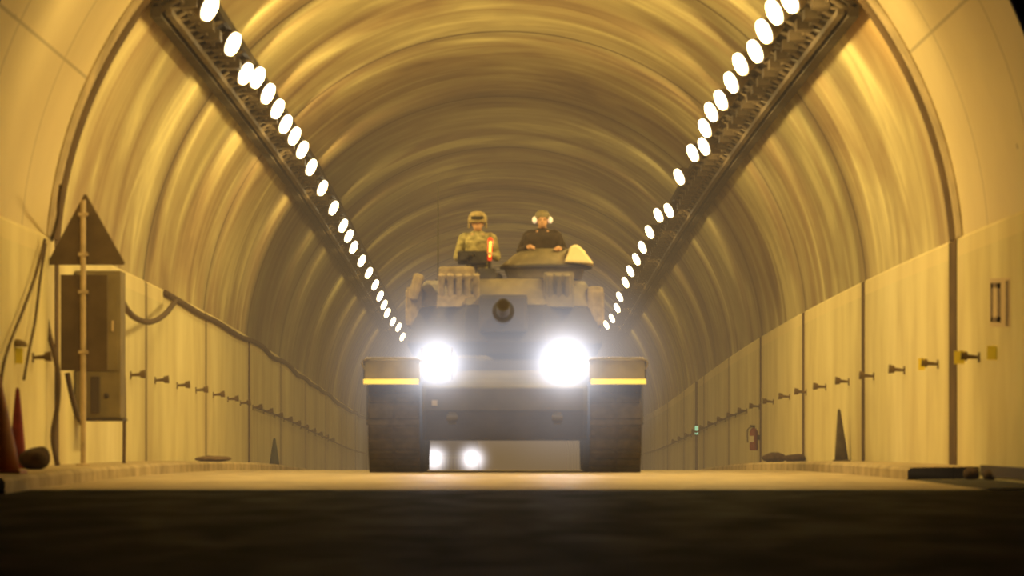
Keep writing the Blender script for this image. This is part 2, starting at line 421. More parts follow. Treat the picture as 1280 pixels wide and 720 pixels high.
# raised rib and groove at the first lining joint, recessed joints down the walls
def ring(name, y, w, rin, m, label, a_lo=a0, steps=72):
    mb = MB(); z0 = road(y)
    loops = []
    for k in range(steps+1):
        a = a_lo+(PI-2*a_lo)*k/steps
        c, s = math.cos(a), math.sin(a)
        loops.append([(rr*c, yy, z0+ZC+rr*s) for rr, yy in ((R0+0.05, y-w/2), (rin+0.02, y-w/2), (rin, y-w/4), (rin, y+w/4), (rin+0.02, y+w/2), (R0+0.05, y+w/2))])
    mb.loft(loops); o = mb.build(name, m, smooth=False); return tag(o, label, 'tunnel', kind='structure')
ring('trim_4', 41.55, 0.55, R0-0.04, M['kerb'], 'raised concrete rib ringing the arch at the first joint')
ring('trim_5', 42.1, 0.5, R0-0.045, M['groove'], 'dark joint groove ringing the arch behind the raised rib')
tn = 6
for side, sx in (('right', 1), ('left', -1)):
    for i, (jy, w) in enumerate(((41.9, 1.05), (52.4, 0.55), (62.9, 0.55), (73.4, 0.5), (98.0, 1.6))):
        if side == 'right': w *= 0.65
        if side == 'left':
            if i in (1, 2, 4): continue
            w = 0.3
        mb = MB(); z0 = road(jy)
        x = WALLX-0.012
        mb.box(sx*x, sx*(x+0.04), jy-w/2, jy+w/2, z0+KH, z0+LEDGE-0.02)
        tag(mb.build('trim_%d' % tn, M['groove']), 'dark vertical expansion joint in the %s wall' % side, 'tunnel', kind='structure'); tn += 1

# ------------------------------------------------------------------ haze in the tunnel air
hz = [(R0*0.985*math.cos(a0+(PI-2*a0)*k/24), ZC+R0*0.985*math.sin(a0+(PI-2*a0)*k/24)) for k in range(25)]
hz = [(4.9, 0.02)] + hz + [(-4.9, 0.02)]
HM = bpy.data.materials.new('warm_haze'); HM.use_nodes = True
nt = HM.node_tree; nt.nodes.remove(nt.nodes['Principled BSDF'])
ab = nt.nodes.new('ShaderNodeVolumeAbsorption'); ab.inputs['Color'].default_value = (0, 0, 0, 1)
SIG = 0.0115
ab.inputs['Density'].default_value = SIG
em = nt.nodes.new('ShaderNodeEmission'); em.inputs['Color'].default_value = (0.215, 0.140, 0.065, 1); em.inputs['Strength'].default_value = SIG  # haze brightness put in as emission instead of scattered lamp light
ad = nt.nodes.new('ShaderNodeAddShader'); nt.links.new(ab.outputs[0], ad.inputs[0]); nt.links.new(em.outputs[0], ad.inputs[1])
nt.links.new(ad.outputs[0], nt.nodes['Material Output'].inputs['Volume'])
sweep('haze', hz, stations(36.0, Y1, 6.0), HM, 'thin warm brown haze hanging in the tunnel air', kind='stuff', closed=True)
bpy.data.objects['haze']['category'] = 'haze'

# ------------------------------------------------------------------ cable trays and floodlights
ZL = 5.30
def tray(sx, side):
    t = thing('lighting_tray', 'long dark steel tray hung under the arch, carrying the %s row of floodlights' % side, 'tray', (0, 42.2, road(42.2)), group=None)
    base = Vector((0, 42.2, road(42.2)))
    ys = stations(42.2, 200, 2.0)
    bedl = MB(); bedl.loft([[(sx*3.40, y-base.y, road(y)+5.52-base.z), (sx*3.90, y-base.y, road(y)+5.22-base.z), (sx*3.92, y-base.y, road(y)+5.26-base.z), (sx*3.42, y-base.y, road(y)+5.56-base.z)] for y in ys])
    bedl.build('tray_bed', M['traysteel'], t)
    def strip(name, x0, x1, h0, h1, m, ys=ys):
        bm_ = MB(); loops = [[(sx*x0, y-base.y, road(y)+h0-base.z), (sx*x1, y-base.y, road(y)+h0-0.0-base.z), (sx*x1, y-base.y, road(y)+h1-base.z), (sx*x0, y-base.y, road(y)+h1-base.z)] for y in ys]
        bm_.loft(loops); return bm_.build(name, m, t)
    strip('outer_rail', 3.82, 3.94, 5.12, 5.26, M['traysteel'])
    strip('pipe', 3.70, 3.77, 5.14, 5.21, M['raysteel2'])
    strip('pipe', 3.60, 3.64, 5.31, 5.35, M['raysteel2'])
    strip('inner_rail', 3.36, 3.42, 5.46, 5.56, M['traysteel'])
    cbm = None; hm = {}
    y = 42.3; k = 0
    while y < 150:
        z = road(y)-base.z
        if cbm is None:
            mb = MB(); mb.cyl((sx*3.38, 0, 0.23), (sx*3.88, 0, -0.08), 0.035, n=8); mb.cyl((sx*3.86, 0.0, -0.08), (sx*3.42, 1.1, 0.19), 0.025, n=6); mb.box(sx*3.46, sx*3.66, 0.35, 0.75, 0.02, 0.14)
            cb_ = mb.build('crossbar', M['raysteel2'], t); cbm = cb_.data
        else:
            cb_ = bpy.data.objects.new('crossbar', cbm); COL.objects.link(cb_); cb_.parent = t
        cb_.location = (0, y-base.y, z+5.26)
        if k % 3 == 0:
            for X in (3.85,):
                top = ZC+math.sqrt(R0**2-X*X)
                if X not in hm:
                    mb2 = MB(); mb2.cyl((0, 0, 0), (0, 0, top+0.02-5.3), 0.02, n=6); h_ = mb2.build('hanger_rod', M['traysteel'], t); hm[X] = h_.data
                else:
                    h_ = bpy.data.objects.new('hanger_rod', hm[X]); COL.objects.link(h_); h_.parent = t
                h_.location = (sx*X, y-base.y, z+5.3)
        y += 1.15; k += 1
    return t
tray(-1, 'left'); tray(1, 'right')

LCOL = (1.0, 0.715, 0.235)
LN = Vector((0.83, -0.36, -0.40)).normalized()     # lamps look inward, down and towards the mouth
def flood_proto(sx):
    t = thing('floodlight', '', 'floodlight')
    n = Vector((sx*-LN.x, LN.y, LN.z)); back = -n
    mb = MB()
    mb.cyl(Vector((0, 0, 0))-n*0.015, back*0.12, 0.165, 0.13, 20); mb.cyl(back*0.12, back*0.24, 0.13, 0.07, 20)
    mb.build('housing', M['lamp_body'], t)
    mb = MB(); mb.cyl(n*0.02, n*-0.012, 0.148, 0.148, 24); mb.build('lens', M['lens'], t)
    mb = MB(); up = Vector((sx*0.28, 0.02, 0.06))
    side = n.cross(Vector((0, 0, 1))).normalized()
    for q in (-1, 1):
        mb.cyl(back*0.08+side*0.17*q, back*0.08+side*0.17*q+Vector((sx*0.12, 0, 0.1)), 0.014, n=6)
    mb.cyl(back*0.08-side*0.17+Vector((sx*0.12, 0, 0.1)), back*0.08+side*0.17+Vector((sx*0.12, 0, 0.1)), 0.014, n=6)
    mb.cyl(Vector((sx*0.12, 0, 0.1))+back*0.08, Vector((sx*0.30, 0, 0.02))+back*0.04, 0.018, n=6)
    mb.build('bracket', M['traysteel'], t)
    return t
LEFT = [(262,10),(291,55),(307,92),(322,97),(335,117),(347,136),(357,155),(368,170),(378,187),(389,209),(403,235),(417,260),(429,282),(436,295),(442,309),(452,326),(461,341),(469,356),(475,370),(480,381),(484,391),(491,402),(498,409),(503,421)]
RIGHT = [(987,0),(968,15),(955,39),(944,64),(925.5,80),(914,103),(901,125),(889,140),(881,160),(880,183),(866,191),(849,221),(836,263),(823,269),(812,290),(803,309),(795.5,324),(788,339),(782,353),(774.7,371),(771.5,385),(765,398),(758,406)]
ORD = 'nearest second third fourth fifth sixth seventh eighth ninth tenth eleventh twelfth thirteenth fourteenth fifteenth sixteenth seventeenth eighteenth nineteenth twentieth twenty-first twenty-second twenty-third twenty-fourth twenty-fifth'.split()
def ordn(i, n, what, where):
    if i == 0: return 'nearest %s %s' % (what, where)
    if i == n-1: return 'farthest %s %s' % (what, where)
    return '%s %s from the near end %s' % (ORD[i], what, where)
def solve_lamp(px, py, sx):
    # where the sight line meets the lamps' height above the road
    best = None
    for k in range(1200):
        Y = 38+k*0.1
        z = road(Y)+ZL
        y = 555-(z-CAM_H)*F/Y
        d = abs(y-py)
        if best is None or d < best[0]: best = (d, Y)
    Y = best[1]; X = (px-631)*Y/F
    X = sx*min(max(abs(X), 3.02), 3.42)
    Y2 = abs(X)*F/abs(px-631)
    return X, Y2
for sx, pts, side in ((-1, LEFT, 'left'), (1, RIGHT, 'right')):
    proto = flood_proto(sx)
    lights = []
    for i, (px, py) in enumerate(pts):
        o = proto if i == 0 else copy_tree(proto)
        X, Y = solve_lamp(px, py, sx)
        z = CAM_H+(555-py)*Y/F
        o.location = (X, Y, z)
        tag(o, ordn(i, len(pts), 'glowing round floodlight', 'of the %s row' % side), 'floodlight', 'floodlights along the %s tray' % side)
        lights.append((X, Y, z))
    # the light each lamp throws, a beam per floodlight
    extra = [(sx*3.2, 37.3, road(37.3)+5.35), (sx*3.2, 39.9, road(39.9)+5.35)]  # added out-of-view floodlights, fill for the lining and walls at the mouth
    for (X, Y, z) in extra:
        o = copy_tree(proto); o.location = (X, Y, z)
        nm = 'just inside the tunnel mouth' if Y < 39 else 'between the tunnel mouth and the first joint'
        tag(o, 'added unseen floodlight ahead of the %s row %s' % (side, nm), 'floodlight', 'floodlights along the %s tray' % side)
    for j, (X, Y, z) in enumerate(lights+extra):
        L = bpy.data.lights.new('floodlight_beam', 'AREA'); L.shape = 'DISK'; L.size = 0.28  # also made for the added unseen floodlights in extra
        L.color = LCOL
        e = 86.0 if Y < 66 else (86-46*min(1, (Y-66)/12))
        if Y < 41: e = 135
        elif Y < 50 and sx < 0: e = 66
        L.energy = e
        lo = bpy.data.objects.new('floodlight_beam', L); COL.objects.link(lo)
        lo.location = (X-sx*0.04, Y-0.02, z-0.05)
        d = Vector((-sx*0.55, 0.10, -0.42))
        if Y < 41: d = Vector((-sx*0.60, 0.55, -0.3))
        lo.rotation_euler = d.to_track_quat('-Z', 'Y').to_euler()
        if j % 2 == 0:  # added unseen fill lamps for the near wall and the arch
            L2 = bpy.data.lights.new('added_wall_fill', 'AREA'); L2.shape = 'DISK'; L2.size = 0.25
            L2.color = LCOL; L2.energy = e*(0.14 if Y < 41 else 0.52 if Y > 56 or sx > 0 else 0.27)
            l2 = bpy.data.objects.new('added_wall_fill', L2); COL.objects.link(l2)
            l2.location = (X-sx*0.30, Y+0.05, z-0.35)
            l2.rotation_euler = Vector((sx*0.75, 0.38, -0.25)).to_track_quat('-Z', 'Y').to_euler()
            L3 = bpy.data.lights.new('added_arch_fill', 'AREA'); L3.shape = 'DISK'; L3.size = 0.25
            L3.color = LCOL; L3.energy = e*(0.55 if Y > 41 else 0.3)
            l3 = bpy.data.objects.new('added_arch_fill', L3); COL.objects.link(l3)
            l3.location = (X-sx*0.30, Y+0.05, z+0.05)
            l3.rotation_euler = Vector((-sx*0.75, 0.45, 0.35)).to_track_quat('-Z', 'Y').to_euler()

# ------------------------------------------------------------------ wall reflectors
def peg_proto(sx):
    t = thing('wall_reflector', '', 'reflector')
    mb = MB(); mb.cyl((0, 0, 0), (-sx*0.16, 0, 0.012), 0.016, 0.028, 10); mb.box(-0.012, 0.012, -0.05, 0.05, -0.05, 0.05); mb.build('arm', M['peg'], t)
    mb = MB(); mb.cyl((-sx*0.20, -0.02, 0.015), (-sx*0.13, -0.02, 0.010), 0.058, 0.045, 14); mb.build('head', M['peg'], t, smooth=False)
    return t
HB = 1.28
plates = []
for sx, side, ys in ((1, 'right', [39.6, 43.35, 47.0, 50.9, 54.6, 58.5, 62.3, 65.9, 69.9, 73.8, 77.5, 81.3, 85.1, 89.0, 92.8, 96.6, 100.5, 104.4, 108.2]),
                     (-1, 'left', [39.8, 50.2, 53.7, 57.3, 60.8, 64.4, 67.8, 71.0, 74.5, 77.9, 81.4, 85, 88.5, 92, 95.6, 99.1, 102.6, 106.1])):
    proto = peg_proto(sx)
    for i, y in enumerate(ys):
        o = proto if i == 0 else copy_tree(proto)
        o.location = (sx*WALLX, y, road(y)+HB)
        tag(o, ordn(i, len(ys), 'small brown reflector peg', 'on the %s wall' % side), 'reflector', 'reflector pegs along the %s wall' % side)
        if side == 'right' and i < 2:
            mb = MB(); mb.box(-sx*0.27 if i == 0 else -sx*0.235, -sx*0.16, -0.055, -0.045, -0.07, 0.065)
            plates.append((mb, o))
for mb, o in plates: tag(mb.build('reflector_plate', M['yellow'], o), 'yellow reflective plate')
# hand cable running along the far pegs
for sx, side, a, b in ((-1, 'left', 74.5, 150), (1, 'right', 77.5, 150)):
    mb = MB(); mb.tube([(sx*(WALLX-0.06), y, road(y)+HB) for y in stations(a, b, 7)], 0.022, 6)
    tag(mb.build('wall_cable', M['cable']), 'thin brown cable strung between the far reflector pegs on the %s wall' % side, 'cable')
p = P(1243, 441, 38.2)
mb = MB(); mb.box(p.x-0.075, p.x+0.065, 38.2, 38.22, p.z-0.07, p.z+0.07, bev=0.006); mb.box(p.x+0.06, WALLX, 38.215, 38.235, p.z-0.01, p.z+0.01)
tag(mb.build('marker_plate', M['yellow']), 'square yellow reflective plate on the right wall under the painted 01', 'marker')

# painted numerals 01 on right wall
def wall_rect(mb, px0, px1, py0, py1, X=WALLX-0.006):
    Ya, Yb = X*F/(px1-631), X*F/(px0-631)
    def z(py, Y): return CAM_H+(555-py)*Y/F
    mb._new([(X, Ya, z(py0, Ya)), (X, Yb, z(py0+1.2, Yb)), (X, Yb, z(py1-0.6, Yb)), (X, Ya, z(py1, Ya))], [(0, 1, 2, 3)])
t = thing('painted_number', 'faded grey-brown numerals 01 painted on the right wall near the tunnel mouth', 'wall number', (0, 0, 0))
mb = MB(); wall_rect(mb, 1237, 1263, 347, 409, WALLX-0.003); tag(mb.build('pale_ground', M['palewash'], t), 'pale washed patch behind the numerals')
mb = MB()
for r in ((1238, 1250.5, 353, 360), (1238, 1250.5, 396, 403), (1238, 1240.8, 353, 403), (1246.3, 1250.5, 353, 403)): wall_rect(mb, *r)
mb.build('numeral_zero', M['paint'], t)
mb = MB(); wall_rect(mb, 1257, 1260.5, 350, 408); mb.build('numeral_one', M['paint'], t)

# ------------------------------------------------------------------ road sign seen from behind, cabinet, cables
YS = 41.2
zs = road(YS)+KH
t = thing('road_sign', 'triangular road sign on a round pole on the left walkway, seen from behind', 'sign', (P(104, 0, YS).x, YS, zs))
ox = t.location.x
def L_(px, py, Y=YS): v = P(px, py, Y); return (v.x-ox, v.y-YS, v.z-zs)
mb = MB()
apex, bl, br = L_(106, 240), L_(57, 331), L_(157, 331)
def tri(mb, a, b, c, y0, y1, rr=0.03):
    c0 = (Vector(a)+Vector(b)+Vector(c))/3; L = []
    pts = []
    V = [Vector(a), Vector(b), Vector(c)]
    for i in range(3):
        p = V[i]; d1 = (V[i-1]-p).normalized(); d2 = (V[(i+1) % 3]-p).normalized()
        pts += [p+d1*rr, p+(d1+d2)*rr*0.42, p+d2*rr]
    mb.loft([[(q.x, y0, q.z) for q in pts], [(q.x, y1, q.z) for q in pts]])
tri(mb, apex, bl, br, 0.04, 0.055)
mb.build('triangle_plate', M['signback'], t)
mb = MB(); mb.cyl((0, 0, -0.02), (0, 0, L_(104, 250)[2]), 0.030, n=18); mb.lathe([(0.08, 0), (0.08, 0.02), (0.04, 0.03)], n=18); mb.build('pole', M['galv'], t, smooth=False)
mb = MB()
for h in (L_(0, 268)[2], L_(0, 318)[2]):
    mb.box(-0.05, 0.05, -0.035, 0.045, h-0.018, h+0.018)
mb.build('clamp', M['galv'], t)
mb = MB(); a = L_(75, 343); b = L_(134, 463)
mb.box(a[0], b[0], 0.04, 0.055, b[2], a[2], bev=0.006)
mb.build('lower_plate', M['signback'], t)
for h in (L_(0, 365)[2], L_(0, 440)[2]):
    mb = MB(); mb.box(-0.05, 0.05, -0.035, 0.045, h-0.018, h+0.018); mb.build('clamp', M['galv'], t)

YC = 43.6
a = P(107, 338, YC); b = P(151, 523, YC)
t = thing('control_cabinet', 'tall brown metal control cabinet on the left wall behind the road sign', 'cabinet', (a.x, YC, b.z))
h = a.z-b.z; w = b.x-a.x
mb = MB(); mb.box(-WALLX-a.x+0.012, w, 0, 0.55, 0, h, bev=0.015); mb.build('body', M['cabinet'], t)
mb = MB(); mb.box(-WALLX-a.x+0.03, w-0.03, -0.02, 0.0, 0.55, h-0.04, bev=0.008); d = mb.build('door', M['cabinet'], t)
mb = MB(); mb.box(w-0.10, w-0.08, -0.05, -0.02, 1.0, 1.12); mb.build('handle', M['galv'], d)
mb = MB(); mb.box(0.06, 0.16, -0.03, 0.0, 0.06, 0.48); mb.build('lower_hatch', M['cabdark'], t)
mb = MB(); mb.ell((0.24, -0.01, 0.26), (0.03, 0.02, 0.03)); mb.build('knob', M['cabdark'], t)
mb = MB(); mb.box(-0.02, w+0.02, -0.03, 0.56, -0.03, 0.0); mb.build('bottom_plate', M['cabdark'], t)

def cable(name, pts, r, label, m='cable', cat='cable'):
    mb = MB(); mb.tube(pts, r, 8); return tag(mb.build(name, M[m], smooth=True), label, cat)
W1 = lambda px, py, dx=0.06: P(px, py, (WALLX-dx)*F/abs(px-631))
cable('hanging_cable', [W1(56, 300), W1(44, 345), W1(28, 390), W1(12, 430), W1(2, 470), W1(-2, 540)], 0.018, 'thin brown cable slanting down to the left beside the raised rib')
cable('hanging_cable', [W1(57, 305), W1(50, 350), W1(44, 400), W1(36, 440), W1(30, 474)], 0.016, 'thin brown cable dropping to the small lamp on the left wall')
cable('hanging_cable', [P(48, 300, 41.4), P(52, 350, 41.3), P(60, 410, 41.2), P(72, 462, 41.0), P(72, 505, 41.0), P(66, 545, 41.0), P(72, 582, 41.0)], 0.028, 'thick dark cable hanging to the walkway left of the road sign')
cable('hanging_cable', [P(84, 466, 41.6), P(87, 482, 41.6), P(91, 500, 41.6), P(97, 520, 41.5), P(103, 530, 41.3)], 0.03, 'short dark cable curling behind the road sign pole')
cable('hanging_cable', [P(155, 470, 45.5), P(155.5, 520, 45.5), P(155, 581, 45.5)], 0.022, 'thin vertical cable beside the brown control cabinet')
pts = [P(147, 362, 43.8), P(158, 386, 45.5), P(172, 399, 47.3), P(190, 402, 49.5), P(207, 392, 52.0), P(220, 375, 55.0)]
cable('hanging_cable', pts, 0.038, 'thick cable sagging from the control cabinet to the wall ledge')
led = []
rnd = random.Random(3)
for k, y in enumerate(stations(55.0, 135, 3.2)):
    led.append((-(WALLX-0.03), y, road(y)+LEDGE-0.06-(0.10*rnd.random() if k else -0.0)))
cable('ledge_cable', led, 0.05, 'dark cable loosely clipped along the top of the left wall')
cable('hanging_cable', [W1(76, 232, 0.4), W1(73, 255, 0.3), W1(72, 272, 0.2), P(62, 306, 41.7), P(50, 312, 41.5)], 0.02, 'dark cable end reaching the arch behind the triangular sign')
# junction box where the cables start
q = P(53, 318, 41.45)
mb = MB(); mb.box(q.x-0.07, q.x+0.09, 41.4, 41.6, q.z-0.24, q.z+0.16, bev=0.01)
tag(mb.build('junction_box', M['signback']), 'small dark junction box on the left wall where cables gather', 'junction box')
# wall lamp with yellow reflector at the far left
q = P(20, 431, 38.4)
t = thing('wall_lamp', 'small unlit hooded lamp with yellow disc on the far left wall', 'lamp', tuple(q))
mb = MB(); mb.lathe([(0.115, -0.015), (0.12, 0.0), (0.09, 0.035), (0.03, 0.055)], n=20); mb.build('hood', M['peg'], t)
mb = MB(); mb.box(-0.04, 0.07, -0.02, 0.02, -0.19, -0.03, bev=0.01); tag(mb.build('reflector', M['yellow'], t), 'yellow reflector')
mb = MB(); mb.cyl((0, 0, 0.02), (-(q.x+WALLX), 0, 0.03), 0.015, n=8); mb.build('arm', M['peg'], t)
q = P(28, 474, 38.6)

# ------------------------------------------------------------------ cones and bags
def cone(px, pyb, pyt, Y, r, m, name, label, lean=0.0, base=True, z0=None, cat='cone'):
    x = (px-631)*Y/F
    zb = z0 if z0 is not None else CAM_H+(555-pyb)*Y/F
    h = (pyb-pyt)*Y/F
    t = thing(name, label, cat, (x, Y, zb))
    mb = MB(); mb.lathe([(r*0.86, 0.02), (r*0.72, h*0.25), (r*0.45, h*0.62), (r*0.2, h*0.96), (r*0.1, h)], n=20)
    c = mb.build('cone_body', m, t, smooth=True); c.rotation_euler = (0, lean, 0)
    if base:
        mb = MB(); mb.box(-r, r, -r, r, 0, 0.03, bev=0.01); mb.build('base', m, t)
    return t
cone(22, 577, 475, 37.9, 0.11, M['red'], 'delineator_cone', 'narrow dark red cone on the left walkway at the picture edge', z0=road(37.9)+KH)
cone(-6, 608, 482, 34.35, 0.26, M['orange'], 'traffic_cone', 'large orange-brown traffic cone cut off by the left picture edge', z0=road(34.35)+KH)
cone(1052, 0, -66, 54.4, 0.115, M['conedark'], 'delineator_cone', 'narrow dark cone against the right wall beside a joint', lean=-0.05, z0=road(54.4)+KH)
cone(343, 0, -36, 76.5, 0.125, M['conegreen'], 'delineator_cone', 'narrow blackish green cone far along the left wall', z0=road(76.5)+KH)

def sack(loc, size, m, label, rz=0.0, name='sandbag', cat='sandbag'):
    mb = MB(); rr = random.Random(int(abs(loc[0]*100)+loc[1]))
    mb.ell((0, 0, size[2]/2), (size[0]/2, size[1]/2, size[2]/2), seg=20, rings=12)
    for v in mb.bm.verts:
        n = math.sin(v.co.x*23+loc[1])*0.06+math.sin(v.co.y*19+v.co.x*11)*0.06
        v.co *= 1+n
        v.co.x = math.copysign(abs(v.co.x/(size[0]/2))**0.75, v.co.x)*size[0]/2
        v.co.z = max(v.co.z, 0.0)
    o = mb.build(name, m, smooth=True); o.location = loc; o.rotation_euler = (0, 0, rz)
    return tag(o, label, cat)
sack((P(43, 0, 37.2).x, 37.2, road(37.2)+KH), (0.30, 0.5, 0.22), M['bag'], 'dark brown bag lying on the left walkway below the narrow red cone')
sack((P(266, 0, 59).x, 59.0, road(59)+KH), (0.55, 1.3, 0.09), M['bagtan'], 'flat brown sack lying on the left walkway beyond the sign')
sack((P(968, 0, 64).x, 64.0, road(64)+KH), (0.42, 0.8, 0.16), M['bag'], 'dark sack on the right walkway, left one of a pair')
sack((P(993, 0, 62.5).x, 62.5, road(62.5)+KH), (0.36, 0.6, 0.13), M['bag'], 'dark sack on the right walkway, right one of a pair')
sack((P(1214, 0, 38.9).x, 38.9, road(38.9)+0.01), (0.17, 0.3, 0.12), M['bag'], 'dark rubble lump at the broken end of the right kerb', name='rubble_lump', cat='rubble')
sack((P(1236, 0, 38.5).x, 38.5, road(38.5)+0.01), (0.13, 0.3, 0.11), M['bag'], 'smaller dark rubble lump close to the right wall foot', name='rubble_lump', cat='rubble')
# dark slot under the right wall near the mouth
mb = MB(); ya, yb = 36.0, 39.3
mb.prism([(ya-1.5, 0), (yb, 0), (yb, 0.0)][:0] or [(ya-1.8, road(36)+0.05), (yb, road(39)+0.05), (yb, road(39)+0.16), (ya-1.8, road(36)+0.16)], WALLX-0.03, WALLX+0.03)
tag(mb.build('trim_%d' % tn, M['cabdark']), 'dark open slot under the right wall near the mouth', 'tunnel', kind='structure'); tn += 1

# ------------------------------------------------------------------ fire extinguisher, green marker lamp
q = P(937, 563, 73.5)
t = thing('fire_extinguisher', 'dark red fire extinguisher hung low on the right wall', 'extinguisher', (WALLX-0.13, 73.5, q.z))
mb = MB(); mb.lathe([(0.075, 0), (0.08, 0.03), (0.08, 0.36), (0.055, 0.42), (0.02, 0.44)], n=20); mb.build('cylinder', M['ext_red'], t, smooth=True)
mb = MB(); mb.box(-0.025, 0.025, -0.02, 0.02, 0.44, 0.49); mb.box(-0.08, 0.02, -0.01, 0.01, 0.47, 0.49); mb.build('valve', M['cabdark'], t)
mb = MB(); mb.tube([(-0.02, -0.02, 0.46), (-0.12, -0.03, 0.40), (-0.12, -0.04, 0.15)], 0.012); mb.build('hose', M['cabdark'], t)
mb = MB(); mb.box(-0.085, -0.005, -0.09, -0.075, 0.16, 0.28); tag(mb.build('paper_label', M['white'], t), 'white instruction label')
mb = MB(); mb.box(0.02, 0.13, 0.0, 0.02, 0.2, 0.3); mb.build('wall_hook', M['cabdark'], t)
q = P(871, 545, 97.2)
t = thing('marker_lamp', 'slim glowing pale green marker lamp far along the right wall', 'lamp', (WALLX-0.04, 97.2, q.z))
mb = MB(); mb.box(-0.05, 0.05, -0.03, 0.03, 0.0, 0.30, bev=0.01); mb.build('housing', M['cabdark'], t)
mb = MB(); mb.box(-0.045, 0.045, -0.045, -0.03, 0.04, 0.26, bev=0.008); mb.build('lens', M['green_em'], t)

# ------------------------------------------------------------------ the tank
TY = 48.4
TZ = road(TY+3.6)+0.0
TZ = min(road(TY), road(TY+7))
TZ = road(TY+2)
tank = thing('battle_tank', 'large tracked battle tank with blazing headlights driving out of the tunnel', 'tank', (0, TY, TZ))
# hull
mb = MB()
mb.prism([(0.55, 0.42), (0.10, 0.80), (0.06, 1.10), (0.55, 1.22), (2.0, 1.50), (7.2, 1.55), (7.35, 1.0), (6.9, 0.42)], -1.06, 1.06)
hull = mb.build('hull', M['olive'], tank, bevel=0.02)
mb = MB()
mb.prism([(0.12, 0.78), (0.045, 0.80), (0.03, 1.08), (0.12, 1.09)], -1.0, 1.0)
mb.prism([(0.5, 0.46), (0.42, 0.44), (0.06, 0.79), (0.1, 0.82)], -1.0, 1.0)
tag(mb.build('lower_front_plate', M['tankdark'], tank), 'dark lower front plate')
mb = MB()
for sx in (-1, 1):
    mb.prism([(0.95, 1.24), (1.6, 1.44), (7.1, 1.52), (7.1, 1.18), (0.95, 1.18)], sx*1.05, sx*1.80)
mb.build('sponsons', M['olive'], tank, bevel=0.015)
for sx in (-1, 1):
    # track loop
    mb = MB()
    def loop(y0, y1, z0, z1, n=10):
        pts = []
        rr = (z1-z0)/2
        # front sprocket high, ground run
        path = [(y0+0.55, z0), (y1-0.7, z0), (y1-0.15, z0+0.45), (y1-0.05, z0+0.75), (y1-0.3, z1), (y0+0.4, z1), (y0+0.08, z1-0.25), (y0+0.0, z1-0.5), (y0+0.12, z0+0.30)]
        return path
    outer = loop(0.12, 7.2, 0.0, 1.12)
    inner = [((y-3.66)*0.975+3.66, (z-0.56)*0.87+0.56) for y, z in outer]
    n = len(outer)
    x0, x1 = sx*1.09, sx*1.75
    V = []
    for (yo, zo), (yi, zi) in zip(outer, inner):
        V.append([mb.bm.verts.new(v) for v in ((x0, yo, zo), (x1, yo, zo), (x1, yi, zi), (x0, yi, zi))])
    for i in range(n):
        A, B = V[i], V[(i+1) % n]
        for k in range(4): mb.bm.faces.new((A[k], A[(k+1) % 4], B[(k+1) % 4], B[k]))
    # track pads
    for i in range(n):
        a = Vector((0, *outer[i])); b = Vector((0, *outer[(i+1) % n])); L = (b-a).length; cnt = max(1, int(L/0.17))
        d = (b-a).normalized(); nm = Vector((0, -d.z, d.y))
        if nm.dot(a-Vector((0, 3.66, 0.56))) < 0: nm = -nm
        ang = math.atan2(d.z, d.y)
        for k in range(cnt):
            c = a+d*L*(k+0.5)/cnt
            c.z = max(c.z, 0.015)
            for xa, xb in ((1.11, 1.40), (1.44, 1.73)):
                mb.box(sx*xa, sx*xb, c.y-0.055, c.y+0.055, c.z-0.02, c.z+0.02, rot=(ang, 0, 0))
    tr = mb.build('track', M['rubber'], tank)
    for k in range(7):
        y = 0.95+k*0.86 if k < 6 else 6.75
        z = 0.42 if k < 6 else 0.66
        wr = MB(); wr.cyl((sx*1.12, y, z), (sx*1.70, y, z), 0.34 if k < 6 else 0.30, n=24); wr.cyl((sx*1.70, y, z), (sx*1.76, y, z), 0.14, n=16)
        wr.build('road_wheel', M['tankdark'], tr)
    mb = MB(); mb.box(sx*1.77, sx*1.80, 0.9, 7.0, 0.62, 1.22, bev=0.006); mb.build('side_skirt', M['olive'], tank)
    # front mudguard
    mb = MB(); mb.prism([(-0.02, 1.16), (-0.02, 1.44), (0.9, 1.50), (0.95, 1.46), (0.04, 1.40), (0.04, 1.16)], sx*1.08, sx*1.80)
    mb.prism([(-0.02, 1.16), (-0.02, 1.44), (0.95, 1.50), (0.95, 1.18)], sx*1.785, sx*1.80)
    fd = mb.build('mudguard', M['olive2'], tank)
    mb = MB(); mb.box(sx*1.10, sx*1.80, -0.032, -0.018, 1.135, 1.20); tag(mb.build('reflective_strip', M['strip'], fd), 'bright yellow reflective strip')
    mb = MB(); mb.tube([(sx*1.12, -0.03, 1.40), (sx*1.12, -0.06, 1.45), (sx*1.76, -0.06, 1.45), (sx*1.79, -0.04, 1.32)], 0.012); mb.build('guard_rail', M['olive2'], fd)
